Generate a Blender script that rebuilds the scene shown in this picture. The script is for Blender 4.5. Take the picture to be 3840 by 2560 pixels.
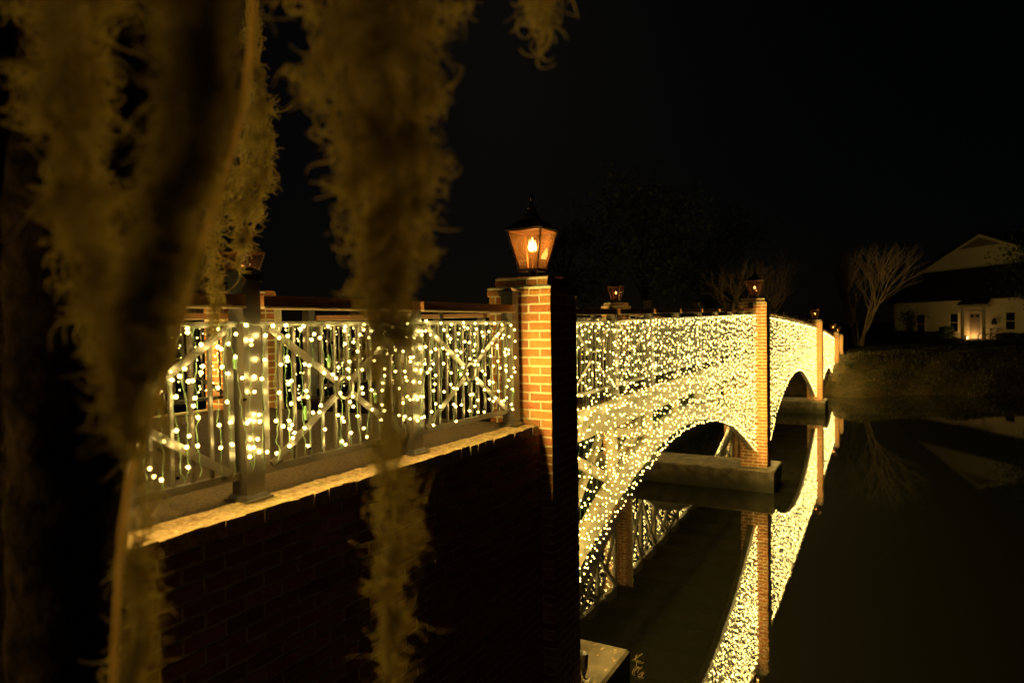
import bpy, math, random
import numpy as np
from math import sin, cos, pi, radians, sqrt, atan2
random.seed(7); rng = np.random.default_rng(7)
for o in list(bpy.data.objects): bpy.data.objects.remove(o)
C = bpy.context.scene.collection
scene = bpy.context.scene
V3 = np.array

# ------------------------------------------------------------------ camera
AL, PITCH, ROLL, H = radians(29.0), radians(-1.41), radians(0.88), 3.65
FW = V3([cos(AL)*cos(PITCH), sin(AL)*cos(PITCH), sin(PITCH)])
r0 = V3([sin(AL), -cos(AL), 0.0]); u0 = np.cross(r0, FW)
RT = cos(ROLL)*r0 - sin(ROLL)*u0; UP = cos(ROLL)*u0 + sin(ROLL)*r0
EYE = V3([0, 0, H])
cam = bpy.data.cameras.new('camera'); cam.lens = 24; cam.sensor_width = 36; cam.clip_start = 0.05; cam.clip_end = 600
cam.dof.use_dof = True; cam.dof.focus_distance = 5.6; cam.dof.aperture_fstop = 1.8
co = bpy.data.objects.new('camera', cam); C.objects.link(co)
import mathutils
M4 = mathutils.Matrix(((RT[0], UP[0], -FW[0], 0), (RT[1], UP[1], -FW[1], 0), (RT[2], UP[2], -FW[2], H), (0, 0, 0, 1)))
co.matrix_world = M4
scene.camera = co

def at(px, py, depth):
    """place at a depth in metres in front of the viewer (photo pixels 3840x2560)"""
    return EYE + depth*(FW + RT*(px-1920)/2560. + UP*(1280-py)/2560.)
def view(p):
    d = V3(p, dtype=float) - EYE; z = d @ FW
    return 1920+2560*(d@RT)/z, 1280-2560*(d@UP)/z, z

# ------------------------------------------------------------------ sky, moon, exposure
w = bpy.data.worlds.new('World'); scene.world = w; w.use_nodes = True
nt = w.node_tree; bg = nt.nodes['Background']
sk = nt.nodes.new('ShaderNodeTexSky'); sk.sky_type = 'NISHITA'; sk.sun_disc = False
sk.sun_elevation = radians(25); sk.sun_rotation = radians(60)
nt.links.new(sk.outputs[0], bg.inputs['Color']); bg.inputs['Strength'].default_value = 0.00012
sl = bpy.data.lights.new('moon', 'SUN'); sl.energy = 0.003; sl.angle = radians(0.5); sl.color = (1, .9, .75)
so = bpy.data.objects.new('moon', sl); C.objects.link(so); so.rotation_euler = (radians(60), 0, radians(-60))
scene.view_settings.view_transform = 'Standard'; scene.view_settings.look = 'None'
scene.view_settings.exposure = 0; scene.view_settings.gamma = 1; scene.view_settings.use_curve_mapping = False
scene.render.engine = 'CYCLES'
cy = scene.cycles
cy.use_denoising = True; cy.use_light_tree = True; cy.max_bounces = 6; cy.diffuse_bounces = 3
cy.glossy_bounces = 4; cy.transparent_max_bounces = 24; cy.transmission_bounces = 6
cy.sample_clamp_indirect = 4; cy.sample_clamp_direct = 8; cy.caustics_reflective = False; cy.caustics_refractive = False

# ------------------------------------------------------------------ materials
MAT = {}
def mat(name, col, rough=.7, metal=0, var=0.0, col2=None, scale=8, bump=0, bscale=40, spec=.5, rnd=0.0, trans=None):
    m = bpy.data.materials.new(name); m.use_nodes = True; t = m.node_tree; b = t.nodes['Principled BSDF']
    b.inputs['Roughness'].default_value = rough; b.inputs['Metallic'].default_value = metal
    b.inputs['Specular IOR Level'].default_value = spec
    tc = t.nodes.new('ShaderNodeTexCoord'); geo = t.nodes.new('ShaderNodeNewGeometry')
    src = geo.outputs['Position']
    out = None
    if col2 is not None:
        n = t.nodes.new('ShaderNodeTexNoise'); n.inputs['Scale'].default_value = scale; n.inputs['Detail'].default_value = 5
        n.inputs['Roughness'].default_value = .65
        t.links.new(src, n.inputs['Vector'])
        r = t.nodes.new('ShaderNodeValToRGB'); r.color_ramp.elements[0].position = .36; r.color_ramp.elements[1].position = .64
        r.color_ramp.elements[0].color = (*col, 1); r.color_ramp.elements[1].color = (*col2, 1)
        t.links.new(n.outputs['Fac'], r.inputs[0]); out = r.outputs[0]
    if rnd > 0:
        oi = t.nodes.new('ShaderNodeObjectInfo')
        a = t.nodes.new('ShaderNodeMath'); a.operation = 'ADD'
        t.links.new(oi.outputs['Random'], a.inputs[0]); t.links.new(geo.outputs['Random Per Island'], a.inputs[1])
        f = t.nodes.new('ShaderNodeMath'); f.operation = 'FRACT'; t.links.new(a.outputs[0], f.inputs[0])
        mr = t.nodes.new('ShaderNodeMapRange'); mr.inputs['To Min'].default_value = 1-rnd; mr.inputs['To Max'].default_value = 1+rnd
        t.links.new(f.outputs[0], mr.inputs['Value'])
        hs = t.nodes.new('ShaderNodeHueSaturation'); t.links.new(mr.outputs[0], hs.inputs['Value'])
        mr2 = t.nodes.new('ShaderNodeMapRange'); mr2.inputs['To Min'].default_value = .49; mr2.inputs['To Max'].default_value = .515
        m7 = t.nodes.new('ShaderNodeMath'); m7.operation = 'MULTIPLY'; m7.inputs[1].default_value = 7.3
        t.links.new(f.outputs[0], m7.inputs[0]); f2 = t.nodes.new('ShaderNodeMath'); f2.operation = 'FRACT'; t.links.new(m7.outputs[0], f2.inputs[0])
        t.links.new(f2.outputs[0], mr2.inputs['Value']); t.links.new(mr2.outputs[0], hs.inputs['Hue'])
        if out is not None: t.links.new(out, hs.inputs['Color'])
        else: hs.inputs['Color'].default_value = (*col, 1)
        out = hs.outputs[0]
    if out is not None: t.links.new(out, b.inputs['Base Color'])
    else: b.inputs['Base Color'].default_value = (*col, 1)
    if bump > 0:
        n2 = t.nodes.new('ShaderNodeTexNoise'); n2.inputs['Scale'].default_value = bscale; n2.inputs['Detail'].default_value = 4
        t.links.new(src, n2.inputs['Vector'])
        bp = t.nodes.new('ShaderNodeBump'); bp.inputs['Strength'].default_value = bump; bp.inputs['Distance'].default_value = .01
        t.links.new(n2.outputs['Fac'], bp.inputs['Height']); t.links.new(bp.outputs[0], b.inputs['Normal'])
    if trans is not None:
        tr = t.nodes.new('ShaderNodeBsdfTranslucent'); tr.inputs['Color'].default_value = (*trans, 1)
        mx = t.nodes.new('ShaderNodeMixShader'); mx.inputs[0].default_value = .5
        t.links.new(b.outputs[0], mx.inputs[1]); t.links.new(tr.outputs[0], mx.inputs[2])
        t.links.new(mx.outputs[0], t.nodes['Material Output'].inputs['Surface'])
    MAT[name] = m; return m
def emit(name, col, strength, sampling='FRONT'):
    m = bpy.data.materials.new(name); m.use_nodes = True; t = m.node_tree; t.nodes.remove(t.nodes['Principled BSDF'])
    e = t.nodes.new('ShaderNodeEmission'); e.inputs[0].default_value = (*col, 1); e.inputs[1].default_value = strength
    t.links.new(e.outputs[0], t.nodes['Material Output'].inputs['Surface'])
    m.cycles.emission_sampling = sampling
    MAT[name] = m; return m

mat('brick', (.25, .088, .022), .85, col2=(.35, .145, .042), scale=30, bump=.5, bscale=120, rnd=.28, spec=.2)
mat('mortar', (.54, .49, .30), .9, col2=(.72, .66, .43), scale=25, bump=.7, bscale=90, spec=.1)
mat('coping', (.26, .16, .065), .9, col2=(.68, .50, .25), scale=38, bump=1.0, bscale=110, rnd=.15, spec=.1)
mat('aggregate', (.018, .011, .005), .85, col2=(.13, .082, .03), scale=70, bump=1.0, bscale=150, spec=.3)
mat('concrete', (.042, .033, .018), .85, col2=(.115, .092, .052), scale=5, bump=.5, bscale=60, spec=.2)
mat('rail_metal', (.012, .009, .005), .36, col2=(.024, .019, .011), scale=12, bump=.08, bscale=30, spec=.55)
mat('handrail_wood', (.42, .17, .055), .45, col2=(.52, .24, .08), scale=14, bump=.15, bscale=40)
mat('lit_underside_tone', (.85, .64, .36), .4)  # pale tone stands in for bulb light on the handrail underside
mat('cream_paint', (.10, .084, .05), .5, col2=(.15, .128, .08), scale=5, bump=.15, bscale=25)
mat('wire_green', (.035, .08, .025), .5, spec=.5)
mat('plug_green', (.05, .13, .035), .4, spec=.5)
mat('lamp_metal', (.02, .013, .01), .38, metal=.5, col2=(.04, .022, .013), scale=40)
mat('copper_frame', (.16, .08, .035), .4, metal=.7)
mat('bark', (.007, .005, .003), .95, col2=(.028, .018, .010), scale=18, bump=1.0, bscale=30, spec=.0)
mat('pale_bark', (.36, .25, .13), .8, col2=(.52, .38, .21), scale=6, bump=.3, bscale=20, spec=.15)
mat('moss', (.36, .315, .145), .9, col2=(.52, .455, .22), scale=30, spec=.03, trans=(.66, .56, .26))
mat('vine', (.55, .43, .22), .8, col2=(.68, .54, .28), scale=60, bump=.3, spec=.1, trans=(.8, .62, .3))
mat('leaf_dark', (.035, .05, .02), .7, col2=(.07, .085, .035), scale=3, spec=.2, rnd=.3)
mat('hedge', (.02, .03, .012), .8, col2=(.04, .055, .02), scale=4, spec=.1, rnd=.3)
mat('grass_ground', (.022, .022, .008), .95, col2=(.065, .042, .014), scale=2.6, bump=1.0, bscale=7, spec=.05)
mat('grass_blade', (.03, .04, .012), .8, col2=(.07, .055, .018), scale=1.3, spec=.1, rnd=.3)
mat('earth', (.05, .035, .02), .95, col2=(.09, .06, .035), scale=3, bump=1, bscale=15, spec=.05)
mat('house_wall', (.76, .66, .42), .75, col2=(.80, .70, .46), scale=2, bump=.15, bscale=12, spec=.15)
mat('house_trim', (.60, .53, .36), .6, spec=.2)
mat('roof_shingle', (.030, .022, .015), .9, col2=(.05, .035, .025), scale=5, bump=.6, bscale=25, spec=.1)
mat('dark_glass', (.012, .010, .008), .12, spec=.5)
mat('door_paint', (.22, .17, .12), .6, col2=(.26, .2, .15), scale=4)
mat('black_rubber', (.01, .01, .01), .7)
mat('black_paint', (.015, .013, .012), .35, spec=.5)
mat('grey_conduit', (.20, .17, .12), .5, spec=.4)
mat('dry_leaf', (.30, .20, .08), .8, rnd=.4)
BULB = emit('bulb_glow', (1.0, .69, .19), 190)
_t = BULB.node_tree; _e = [n for n in _t.nodes if n.type == 'EMISSION'][0]
_oi = _t.nodes.new('ShaderNodeObjectInfo'); _ge = _t.nodes.new('ShaderNodeNewGeometry')
_a = _t.nodes.new('ShaderNodeMath'); _a.operation = 'ADD'; _t.links.new(_oi.outputs['Random'], _a.inputs[0]); _t.links.new(_ge.outputs['Random Per Island'], _a.inputs[1])
_f = _t.nodes.new('ShaderNodeMath'); _f.operation = 'FRACT'; _t.links.new(_a.outputs[0], _f.inputs[0])
_cr = _t.nodes.new('ShaderNodeValToRGB'); _el = _cr.color_ramp.elements; _el[0].position = 0; _el[0].color = (0, 0, 0, 1); _el[1].position = 1; _el[1].color = (1, 1, 1, 1)
for _p, _v in ((.04, .0), (.05, .06), (.3, .25), (.7, .6)): _n = _cr.color_ramp.elements.new(_p); _n.color = (_v, _v, _v, 1)
_t.links.new(_f.outputs[0], _cr.inputs[0])
_m = _t.nodes.new('ShaderNodeMath'); _m.operation = 'MULTIPLY'; _m.inputs[1].default_value = 620; _t.links.new(_cr.outputs[0], _m.inputs[0]); _t.links.new(_m.outputs[0], _e.inputs[1])
FLAME = emit('flame_glow', (1.0, .52, .16), 190)
PORCH = emit('porch_glow', (1.0, .55, .17), 330)

# lantern glass: a real thin pane that mirrors the flame and passes most light
g = bpy.data.materials.new('lantern_glass'); g.use_nodes = True; t = g.node_tree; t.nodes.remove(t.nodes['Principled BSDF'])
trn = t.nodes.new('ShaderNodeBsdfTransparent'); trn.inputs[0].default_value = (.88, .66, .40, 1)
gl = t.nodes.new('ShaderNodeBsdfGlossy'); gl.inputs['Roughness'].default_value = .02
tl = t.nodes.new('ShaderNodeBsdfTranslucent'); tl.inputs[0].default_value = (.85, .42, .13, 1)
m1 = t.nodes.new('ShaderNodeMixShader'); m1.inputs[0].default_value = .10
m2 = t.nodes.new('ShaderNodeMixShader'); m2.inputs[0].default_value = .07
t.links.new(trn.outputs[0], m1.inputs[1]); t.links.new(gl.outputs[0], m1.inputs[2])
t.links.new(m1.outputs[0], m2.inputs[1]); t.links.new(tl.outputs[0], m2.inputs[2])
t.links.new(m2.outputs[0], t.nodes['Material Output'].inputs['Surface']); MAT['lantern_glass'] = g

g2 = g.copy(); g2.name = 'clear_glass'; MAT['clear_glass'] = g2
_mm = [n for n in g2.node_tree.nodes if n.type == 'MIX_SHADER']
for _x in _mm:
    if abs(_x.inputs[0].default_value-.07) < .001: _x.inputs[0].default_value = .012
# waterline stain on the footings
_t = MAT['concrete'].node_tree; _b = _t.nodes['Principled BSDF']; _lk = _b.inputs['Base Color'].links[0].from_socket
_g = _t.nodes.new('ShaderNodeNewGeometry'); _sx = _t.nodes.new('ShaderNodeSeparateXYZ'); _t.links.new(_g.outputs['Position'], _sx.inputs[0])
_n = _t.nodes.new('ShaderNodeTexNoise'); _n.inputs['Scale'].default_value = 3.5; _n.inputs['Detail'].default_value = 6; _t.links.new(_g.outputs['Position'], _n.inputs['Vector'])
_ma = _t.nodes.new('ShaderNodeMath'); _ma.operation = 'MULTIPLY_ADD'; _ma.inputs[1].default_value = -.5; _t.links.new(_n.outputs['Fac'], _ma.inputs[0]); _t.links.new(_sx.outputs['Z'], _ma.inputs[2])
_mr = _t.nodes.new('ShaderNodeMapRange'); _mr.inputs['From Min'].default_value = -.16; _mr.inputs['From Max'].default_value = .06; _t.links.new(_ma.outputs[0], _mr.inputs['Value'])
_mx = _t.nodes.new('ShaderNodeMixRGB'); _mx.inputs[1].default_value = (.03, .028, .014, 1); _t.links.new(_mr.outputs[0], _mx.inputs[0]); _t.links.new(_lk, _mx.inputs[2]); _t.links.new(_mx.outputs[0], _b.inputs['Base Color'])

# pond water
wm = bpy.data.materials.new('pond_water'); wm.use_nodes = True; t = wm.node_tree; b = t.nodes['Principled BSDF']
b.inputs['Base Color'].default_value = (.006, .006, .003, 1); b.inputs['Roughness'].default_value = .015; b.inputs['IOR'].default_value = 1.4
geo = t.nodes.new('ShaderNodeNewGeometry')
mp = t.nodes.new('ShaderNodeMapping'); mp.inputs['Scale'].default_value = (1.0, 2.2, 1); mp.inputs['Rotation'].default_value = (0, 0, .5)
t.links.new(geo.outputs['Position'], mp.inputs['Vector'])
na = t.nodes.new('ShaderNodeTexNoise'); na.inputs['Scale'].default_value = 5.0; na.inputs['Detail'].default_value = 3
nb = t.nodes.new('ShaderNodeTexNoise'); nb.inputs['Scale'].default_value = .45
t.links.new(mp.outputs[0], na.inputs['Vector']); t.links.new(geo.outputs['Position'], nb.inputs['Vector'])
ad = t.nodes.new('ShaderNodeMath'); ad.operation = 'MULTIPLY'; t.links.new(na.outputs['Fac'], ad.inputs[0]); t.links.new(nb.outputs['Fac'], ad.inputs[1])
bp = t.nodes.new('ShaderNodeBump'); bp.inputs['Strength'].default_value = .08; bp.inputs['Distance'].default_value = .01
t.links.new(ad.outputs[0], bp.inputs['Height']); t.links.new(bp.outputs[0], b.inputs['Normal']); MAT['pond_water'] = wm

# ------------------------------------------------------------------ mesh helpers
WL = {}                                   # world position of every root
def wloc(o):
    while o is not None:
        if o.name in WL: return WL[o.name]
        o = o.parent
    return V3([0., 0., 0.])
def tag(o, label=None, cat=None, group=None, kind=None):
    if label: o['label'] = label
    if cat: o['category'] = cat
    if group: o['group'] = group
    if kind: o['kind'] = kind
    return o
def empty(name, loc, label=None, cat=None, group=None):
    o = bpy.data.objects.new(name, None); o.empty_display_size = .1; C.objects.link(o); o.location = loc
    WL[o.name] = V3(loc, dtype=float); return tag(o, label, cat, group)
class MB:
    def __init__(s): s.v = []; s.f = []; s.n = 0
    def add(s, v, f):
        v = np.asarray(v, float); s.v.append(v)
        for q in f: s.f.append([i+s.n for i in q])
        s.n += len(v)
    def box(s, lo, hi):
        (a, b_, c), (d, e, f) = lo, hi
        s.add([(a,b_,c),(d,b_,c),(d,e,c),(a,e,c),(a,b_,f),(d,b_,f),(d,e,f),(a,e,f)],
              [(0,3,2,1),(4,5,6,7),(0,1,5,4),(1,2,6,5),(2,3,7,6),(3,0,4,7)])
    def bar(s, p, q, wd, ht, up=(0,0,1)):
        p = V3(p, dtype=float); q = V3(q, dtype=float); d = q-p; d /= np.linalg.norm(d)
        x = np.cross(d, V3(up, dtype=float)); x /= np.linalg.norm(x); y = np.cross(x, d)
        c = [(-1,-1),(1,-1),(1,1),(-1,1)]
        s.add([p+x*wd/2*i+y*ht/2*j for i, j in c]+[q+x*wd/2*i+y*ht/2*j for i, j in c],
              [(3,2,1,0),(4,5,6,7),(0,1,5,4),(1,2,6,5),(2,3,7,6),(3,0,4,7)])
    def tube(s, pts, r, n=6, cap=True):
        pts = [V3(p, dtype=float) for p in pts]; k = len(pts)
        rs = r if hasattr(r, '__len__') else [r]*k
        vs = []
        ref = V3([.31, .17, .93])
        for i, p in enumerate(pts):
            d = pts[min(i+1, k-1)]-pts[max(i-1, 0)]; d = d/(np.linalg.norm(d)+1e-9)
            a = np.cross(d, ref)
            if np.linalg.norm(a) < .15: a = np.cross(d, V3([1., 0, 0]))
            a /= np.linalg.norm(a); b_ = np.cross(d, a)
            for j in range(n): vs.append(p+rs[i]*(a*cos(2*pi*j/n)+b_*sin(2*pi*j/n)))
        f = [(i*n+j, i*n+(j+1) % n, (i+1)*n+(j+1) % n, (i+1)*n+j) for i in range(k-1) for j in range(n)]
        if cap: f += [tuple(range(n-1, -1, -1)), tuple(range((k-1)*n, k*n))]
        s.add(vs, f)
    def lathe(s, prof, c=(0, 0, 0), n=16):
        vs = [(c[0]+r*cos(2*pi*j/n), c[1]+r*sin(2*pi*j/n), c[2]+z) for r, z in prof for j in range(n)]
        k = len(prof)
        f = [(i*n+j, i*n+(j+1) % n, (i+1)*n+(j+1) % n, (i+1)*n+j) for i in range(k-1) for j in range(n)]
        f += [tuple(range(n-1, -1, -1)), tuple(range((k-1)*n, k*n))]
        s.add(vs, f)
    def frustum(s, c, a0, z0, a1, z1):
        x, y = c; q = [(-1,-1),(1,-1),(1,1),(-1,1)]
        s.add([(x+i*a0/2, y+j*a0/2, z0) for i, j in q]+[(x+i*a1/2, y+j*a1/2, z1) for i, j in q],
              [(3,2,1,0),(4,5,6,7),(0,1,5,4),(1,2,6,5),(2,3,7,6),(3,0,4,7)])
    def arrays(s, v, f):
        s.v.append(v); s.f += (f+s.n).tolist(); s.n += len(v)
    def mesh(s, name, m, off, smooth=False):
        me = bpy.data.meshes.new(name); v = np.concatenate(s.v)-off
        me.from_pydata(v.tolist(), [], s.f); me.materials.append(MAT[m] if isinstance(m, str) else m)
        if smooth: me.shade_smooth()
        return me
    def build(s, name, m, parent=None, smooth=False, kind=None, label=None):
        if parent is not None: off = wloc(parent)
        else:
            al = np.concatenate(s.v); lo, hi = al.min(0), al.max(0); off = V3([(lo[0]+hi[0])/2, (lo[1]+hi[1])/2, lo[2]])
        o = bpy.data.objects.new(name, s.mesh(name, m, off, smooth)); C.objects.link(o)
        if parent is not None: o.parent = parent
        else: o.location = off; WL[o.name] = off
        if kind: o['kind'] = kind
        if label: o['label'] = label
        return o
def inst(name, me, parent, pos, rot=(0,0,0), scale=(1,1,1)):
    o = bpy.data.objects.new(name, me); C.objects.link(o); o.parent = parent
    o.location = V3(pos, dtype=float)-wloc(parent); o.rotation_euler = rot; o.scale = scale; return o
def tubes(P, r, n=3):
    """many tubes at once. P (N,K,3), r (N,K) -> verts, faces"""
    N, K, _ = P.shape
    D = np.gradient(P, axis=1); D /= np.linalg.norm(D, axis=2, keepdims=True)+1e-9
    ref = np.broadcast_to(V3([.31, .57, .23]), D.shape)
    A = np.cross(D, ref); A /= np.linalg.norm(A, axis=2, keepdims=True)+1e-9
    B = np.cross(D, A)
    th = np.arange(n)*2*pi/n
    Vv = P[:, :, None, :]+r[:, :, None, None]*(A[:, :, None, :]*np.cos(th)[None, None, :, None]+B[:, :, None, :]*np.sin(th)[None, None, :, None])
    idx = np.arange(N*K*n).reshape(N, K, n); j2 = np.roll(idx, -1, axis=2)
    F_ = np.stack([idx[:, :-1], j2[:, :-1], j2[:, 1:], idx[:, 1:]], axis=-1).reshape(-1, 4)
    return Vv.reshape(-1, 3), F_

# ------------------------------------------------------------------ setting profile data
PY = 2.336            # outer face of near pillars
YM = 4.23             # bridge axis
def my(y, side): return y if side == 0 else 2*YM-y
ZX = [-10, 5, 5.9, 8.15, 15.5, 17.7, 21, 25, 29.7, 32.9, 36, 39.5, 43.8, 60]
ZZ = [3.752, 3.752, 3.735, 3.765, 3.873, 3.816, 3.715, 3.58, 3.40, 3.21, 2.99, 2.75, 2.50, 2.3]
def zr(x): return float(np.interp(x, ZX, ZZ))
ARCH = [([5.3, 6.0, 6.9, 7.75, 8.8, 9.7, 10.6, 11.8, 13.4, 14.5, 15.3, 15.9], [1.0, 1.26, 1.62, 1.85, 2.05, 2.12, 2.10, 1.98, 1.63, 1.24, .92, .66]),
        ([16.0, 17.0, 17.8, 18.6, 19.9, 21.3, 22.5, 23.7, 25.0, 26.1, 28.5, 29.8], [-.1, .45, .87, 1.3, 1.69, 1.97, 2.07, 2.07, 1.92, 1.68, .97, .45]),
        ([30.0, 31.5, 33.3, 34.6, 35.8, 37.0, 38.3, 39.4], [.25, .75, 1.2, 1.4, 1.42, 1.25, .85, .5])]
def arch_z(i, x): return float(np.interp(x, ARCH[i][0], ARCH[i][1]))
PIERS = [(4.843, 5.353, 3.88), (15.56, 16.05, 3.985), (29.35, 29.85, 3.50), (39.1, 39.6, 2.86), (42.7, 43.2, 2.66)]

# water, far bank, near bank
mb = MB(); mb.add([(-30,-80,0),(120,-80,0),(120,80,0),(-30,80,0)], [(0,1,2,3)])
tag(mb.build('water', 'pond_water'), kind='structure')
def bank_h(x, y):
    xs = 36.6-.53*np.minimum(y, 2.0)+.6*np.maximum(0, y-2)*.25
    xs = np.where(y < -14, 36.6+.53*14+(y+14)*.35*-1, xs)
    d = x-xs+.35*np.sin(y*1.3)+.25*np.sin(y*3.1+x)
    h = np.where(d < 0, d*.5, np.where(d < 6.5, 1.75*(1-(1-np.clip(d, 0, 6.5)/6.5)**1.7), 1.75+.012*(d-6.5)))
    bump = .12*np.sin(x*1.7+y*.9)*np.sin(y*1.1-x*.6)+.05*np.sin(x*4.1)*np.sin(y*3.7)
    return np.maximum(h+np.where(d > 0, bump*np.clip(d/3, 0, 1), 0), -1.5)
gx = np.concatenate([np.arange(30, 56, .35), np.arange(56, 140, 3)]); gy = np.concatenate([np.arange(-90, -24, 3), np.arange(-24, 14, .35), np.arange(14, 90, 4)])
X, Y = np.meshgrid(gx, gy, indexing='ij'); Z = bank_h(X, Y)
idx = np.arange(X.size).reshape(X.shape)
mb = MB(); mb.arrays(np.stack([X, Y, Z], -1).reshape(-1, 3), np.stack([idx[:-1, :-1], idx[1:, :-1], idx[1:, 1:], idx[:-1, 1:]], -1).reshape(-1, 4))
tag(mb.build('grass_bank', 'grass_ground', smooth=True), kind='structure')
gx = np.arange(-30, 5.01, .5); gy = np.arange(-40, 2.42, .5); gy[-1] = 2.43
X, Y = np.meshgrid(gx, gy, indexing='ij')
Z = np.where(X < -.6, 1.9, 1.9-.95*(X+.6)) - np.where(Y < -3, .25*(-3-Y)*np.clip((X+8)/8, 0, 1), 0) + .04*np.sin(X*3)*np.sin(Y*2.3)
Z = np.maximum(Z, -1.2)
idx = np.arange(X.size).reshape(X.shape)
mb = MB(); mb.arrays(np.stack([X, Y, Z], -1).reshape(-1, 3), np.stack([idx[:-1, :-1], idx[1:, :-1], idx[1:, 1:], idx[:-1, 1:]], -1).reshape(-1, 4))
tag(mb.build('near_bank', 'earth', smooth=True), kind='structure')
# walkway on the abutment, behind the retaining wall
mb = MB(); mb.box((-14, 2.637, 2.60), (4.84, 2*YM-2.637, 2.848)); 
tag(mb.build('path', 'aggregate'), kind='structure')
# grass growing on the far bank
N = 26000
bx = rng.uniform(36.5, 52, N); by = rng.uniform(-18, 3.5, N); bz = bank_h(bx, by); k = bz > .03; bx, by, bz = bx[k], by[k], bz[k]; N = len(bx)
hh = rng.uniform(.06, .16, N); th = rng.uniform(0, 2*pi, N)
b0 = np.stack([bx, by, bz-.02], -1); sd = np.stack([np.cos(th), np.sin(th), 0*th], -1)*.02
tip = b0+np.stack([rng.normal(0, .05, N), rng.normal(0, .05, N), hh], -1)
mb = MB(); mb.arrays(np.stack([b0-sd, b0+sd, tip], 1).reshape(-1, 3), np.arange(3*N).reshape(-1, 3))
tag(mb.build('grass', 'grass_blade'), 'short rough grass on the far pond bank', 'grass', kind='stuff')

# ------------------------------------------------------------------ bricks
def brick_mesh(name, L, W, Hh, seed, m='brick', j=.0022):
    r = np.random.default_rng(seed); st = np.linspace(0, 1, 5); v = []
    for i, s_ in enumerate(st):
        for (a, b_) in ((0, 0), (1, 0), (1, 1), (0, 1)):
            e = r.uniform(-1, 1, 3)*j
            v.append((s_*L-L/2+e[0], (a-.5)*W+e[1]*.5, (b_-.5)*Hh+e[2]))
    f = [(i*4+k, (i+1)*4+k, (i+1)*4+(k+1) % 4, i*4+(k+1) % 4) for i in range(4) for k in range(4)]
    f += [(0, 1, 2, 3), (19, 18, 17, 16)]
    me = bpy.data.meshes.new(name); me.from_pydata(v, [], f); me.materials.append(MAT[m]); return me
BL, BW, BH, PC = .186, .092, .0555, .0702
STR = [brick_mesh('brick', BL, BW, BH, s) for s in range(7)]
COP = [brick_mesh('coping_brick', .20, .0985, .066, s+50, 'coping', .005) for s in range(7)]
def brick_data(me): return V3([v.co[:] for v in me.vertices]), [tuple(p.vertices) for p in me.polygons]
SD = [brick_data(m) for m in STR]
def put_brick(root, c, axis, length, joined=None):
    """axis 'x' or 'y' along which the brick's long side runs"""
    i = random.randrange(7)
    j = random.uniform(-.0015, .0015)
    if joined is None:
        inst('brick', STR[i], root, (c[0], c[1], c[2]), (random.uniform(-.004, .004), 0, 0 if axis == 'x' else pi/2), (length/BL, 1, 1))
    else:
        v, f = SD[i]; v = v*V3([length/BL, 1, 1])
        if axis == 'y': v = np.stack([-v[:, 1], v[:, 0], v[:, 2]], -1)
        joined.add(v+V3(c), f)

def cap_course(x0, x1, y0, y1, z, root, joined, proud, h=.07):
    """ring of bullnose bricks round a pillar top"""
    X0, X1, Y0, Y1 = x0-proud, x1+proud, y0-proud, y1+proud
    prof = [(0, 0), (0, h*.45), (.012, h*.78), (.035, h), (.14, h), (.14, 0)]
    def piece(o, d, nrm, wdt):
        m = joined if joined is not None else MB()
        a = V3([*(o), z]); d3 = V3([d[0], d[1], 0.]); n3 = V3([nrm[0], nrm[1], 0.])
        jz = random.uniform(-.002, .002)
        vs = [a+n3*p[0]+V3([0, 0, p[1]+jz]) for p in prof]+[a+d3*wdt+n3*p[0]+V3([0, 0, p[1]+jz]) for p in prof]
        n = len(prof)
        m.add(vs, [(i, (i+1) % n, n+(i+1) % n, n+i) for i in range(n)]+[tuple(range(n-1, -1, -1)), tuple(range(n, 2*n))])
        if joined is None: m.build('cap_brick', 'brick', root)
    for (o, d, nrm, L) in (((X0, Y0), (0, 1), (1, 0), Y1-Y0), ((X0+.142, Y0), (1, 0), (0, 1), X1-X0-.284),
                           ((X1, Y0), (0, 1), (-1, 0), Y1-Y0), ((X0+.142, Y1), (1, 0), (0, -1), X1-X0-.284)):
        k = max(2, round(L/.10)); p = L/k
        for i in range(k):
            piece((o[0]+d[0]*(i*p+.005), o[1]+d[1]*(i*p+.005)), d, nrm, p-.010)
    c = MB(); c.box((X0+.006, Y0+.006, z-.008), (X1-.006, Y1-.006, z+h-.008)); return c

pillar_labels = [
 ('large brick pillar with a flame lantern beside the end of the near wall', 'brick pillar behind the tall capped post, lantern half hidden by hanging moss'),
 ('slim brick pillar between the first and second arch, lantern in front of a bare tree', 'brick pillar across the deck with a small lit lantern above the near handrail'),
 ('brick pillar between the second and third arch of the lit bridge', 'opposite brick pillar behind the second arch, barely seen over the rail'),
 ('brick pillar at the foot of the third arch, standing on a wide concrete block', 'opposite brick pillar beyond the third arch, faint in the dark'),
 ('last brick pillar of the bridge, beside the grassy bank', 'opposite end pillar beside the bank, hidden behind the last near one')]
lantern_labels = [
 ('large copper gas lantern on the nearest brick pillar, flame mirrored in its panes', 'gas lantern half hidden behind the capped post and the hanging moss'),
 ('gas lantern on the slim pillar between first and second arch, before a bare tree', 'small glowing gas lantern seen just above the handrail of the first span'),
 ('gas lantern on the pillar between second and third arch', 'tiny dim gas lantern left of the two lowest flames'),
 ('tiny gas lantern on the pillar at the end of the third arch', 'tiny gas lantern behind the one at the end of the third arch'),
 ('unlit looking tiny lantern on the last pillar beside the bank', 'farthest tiny lantern on the opposite end pillar')]

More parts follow.
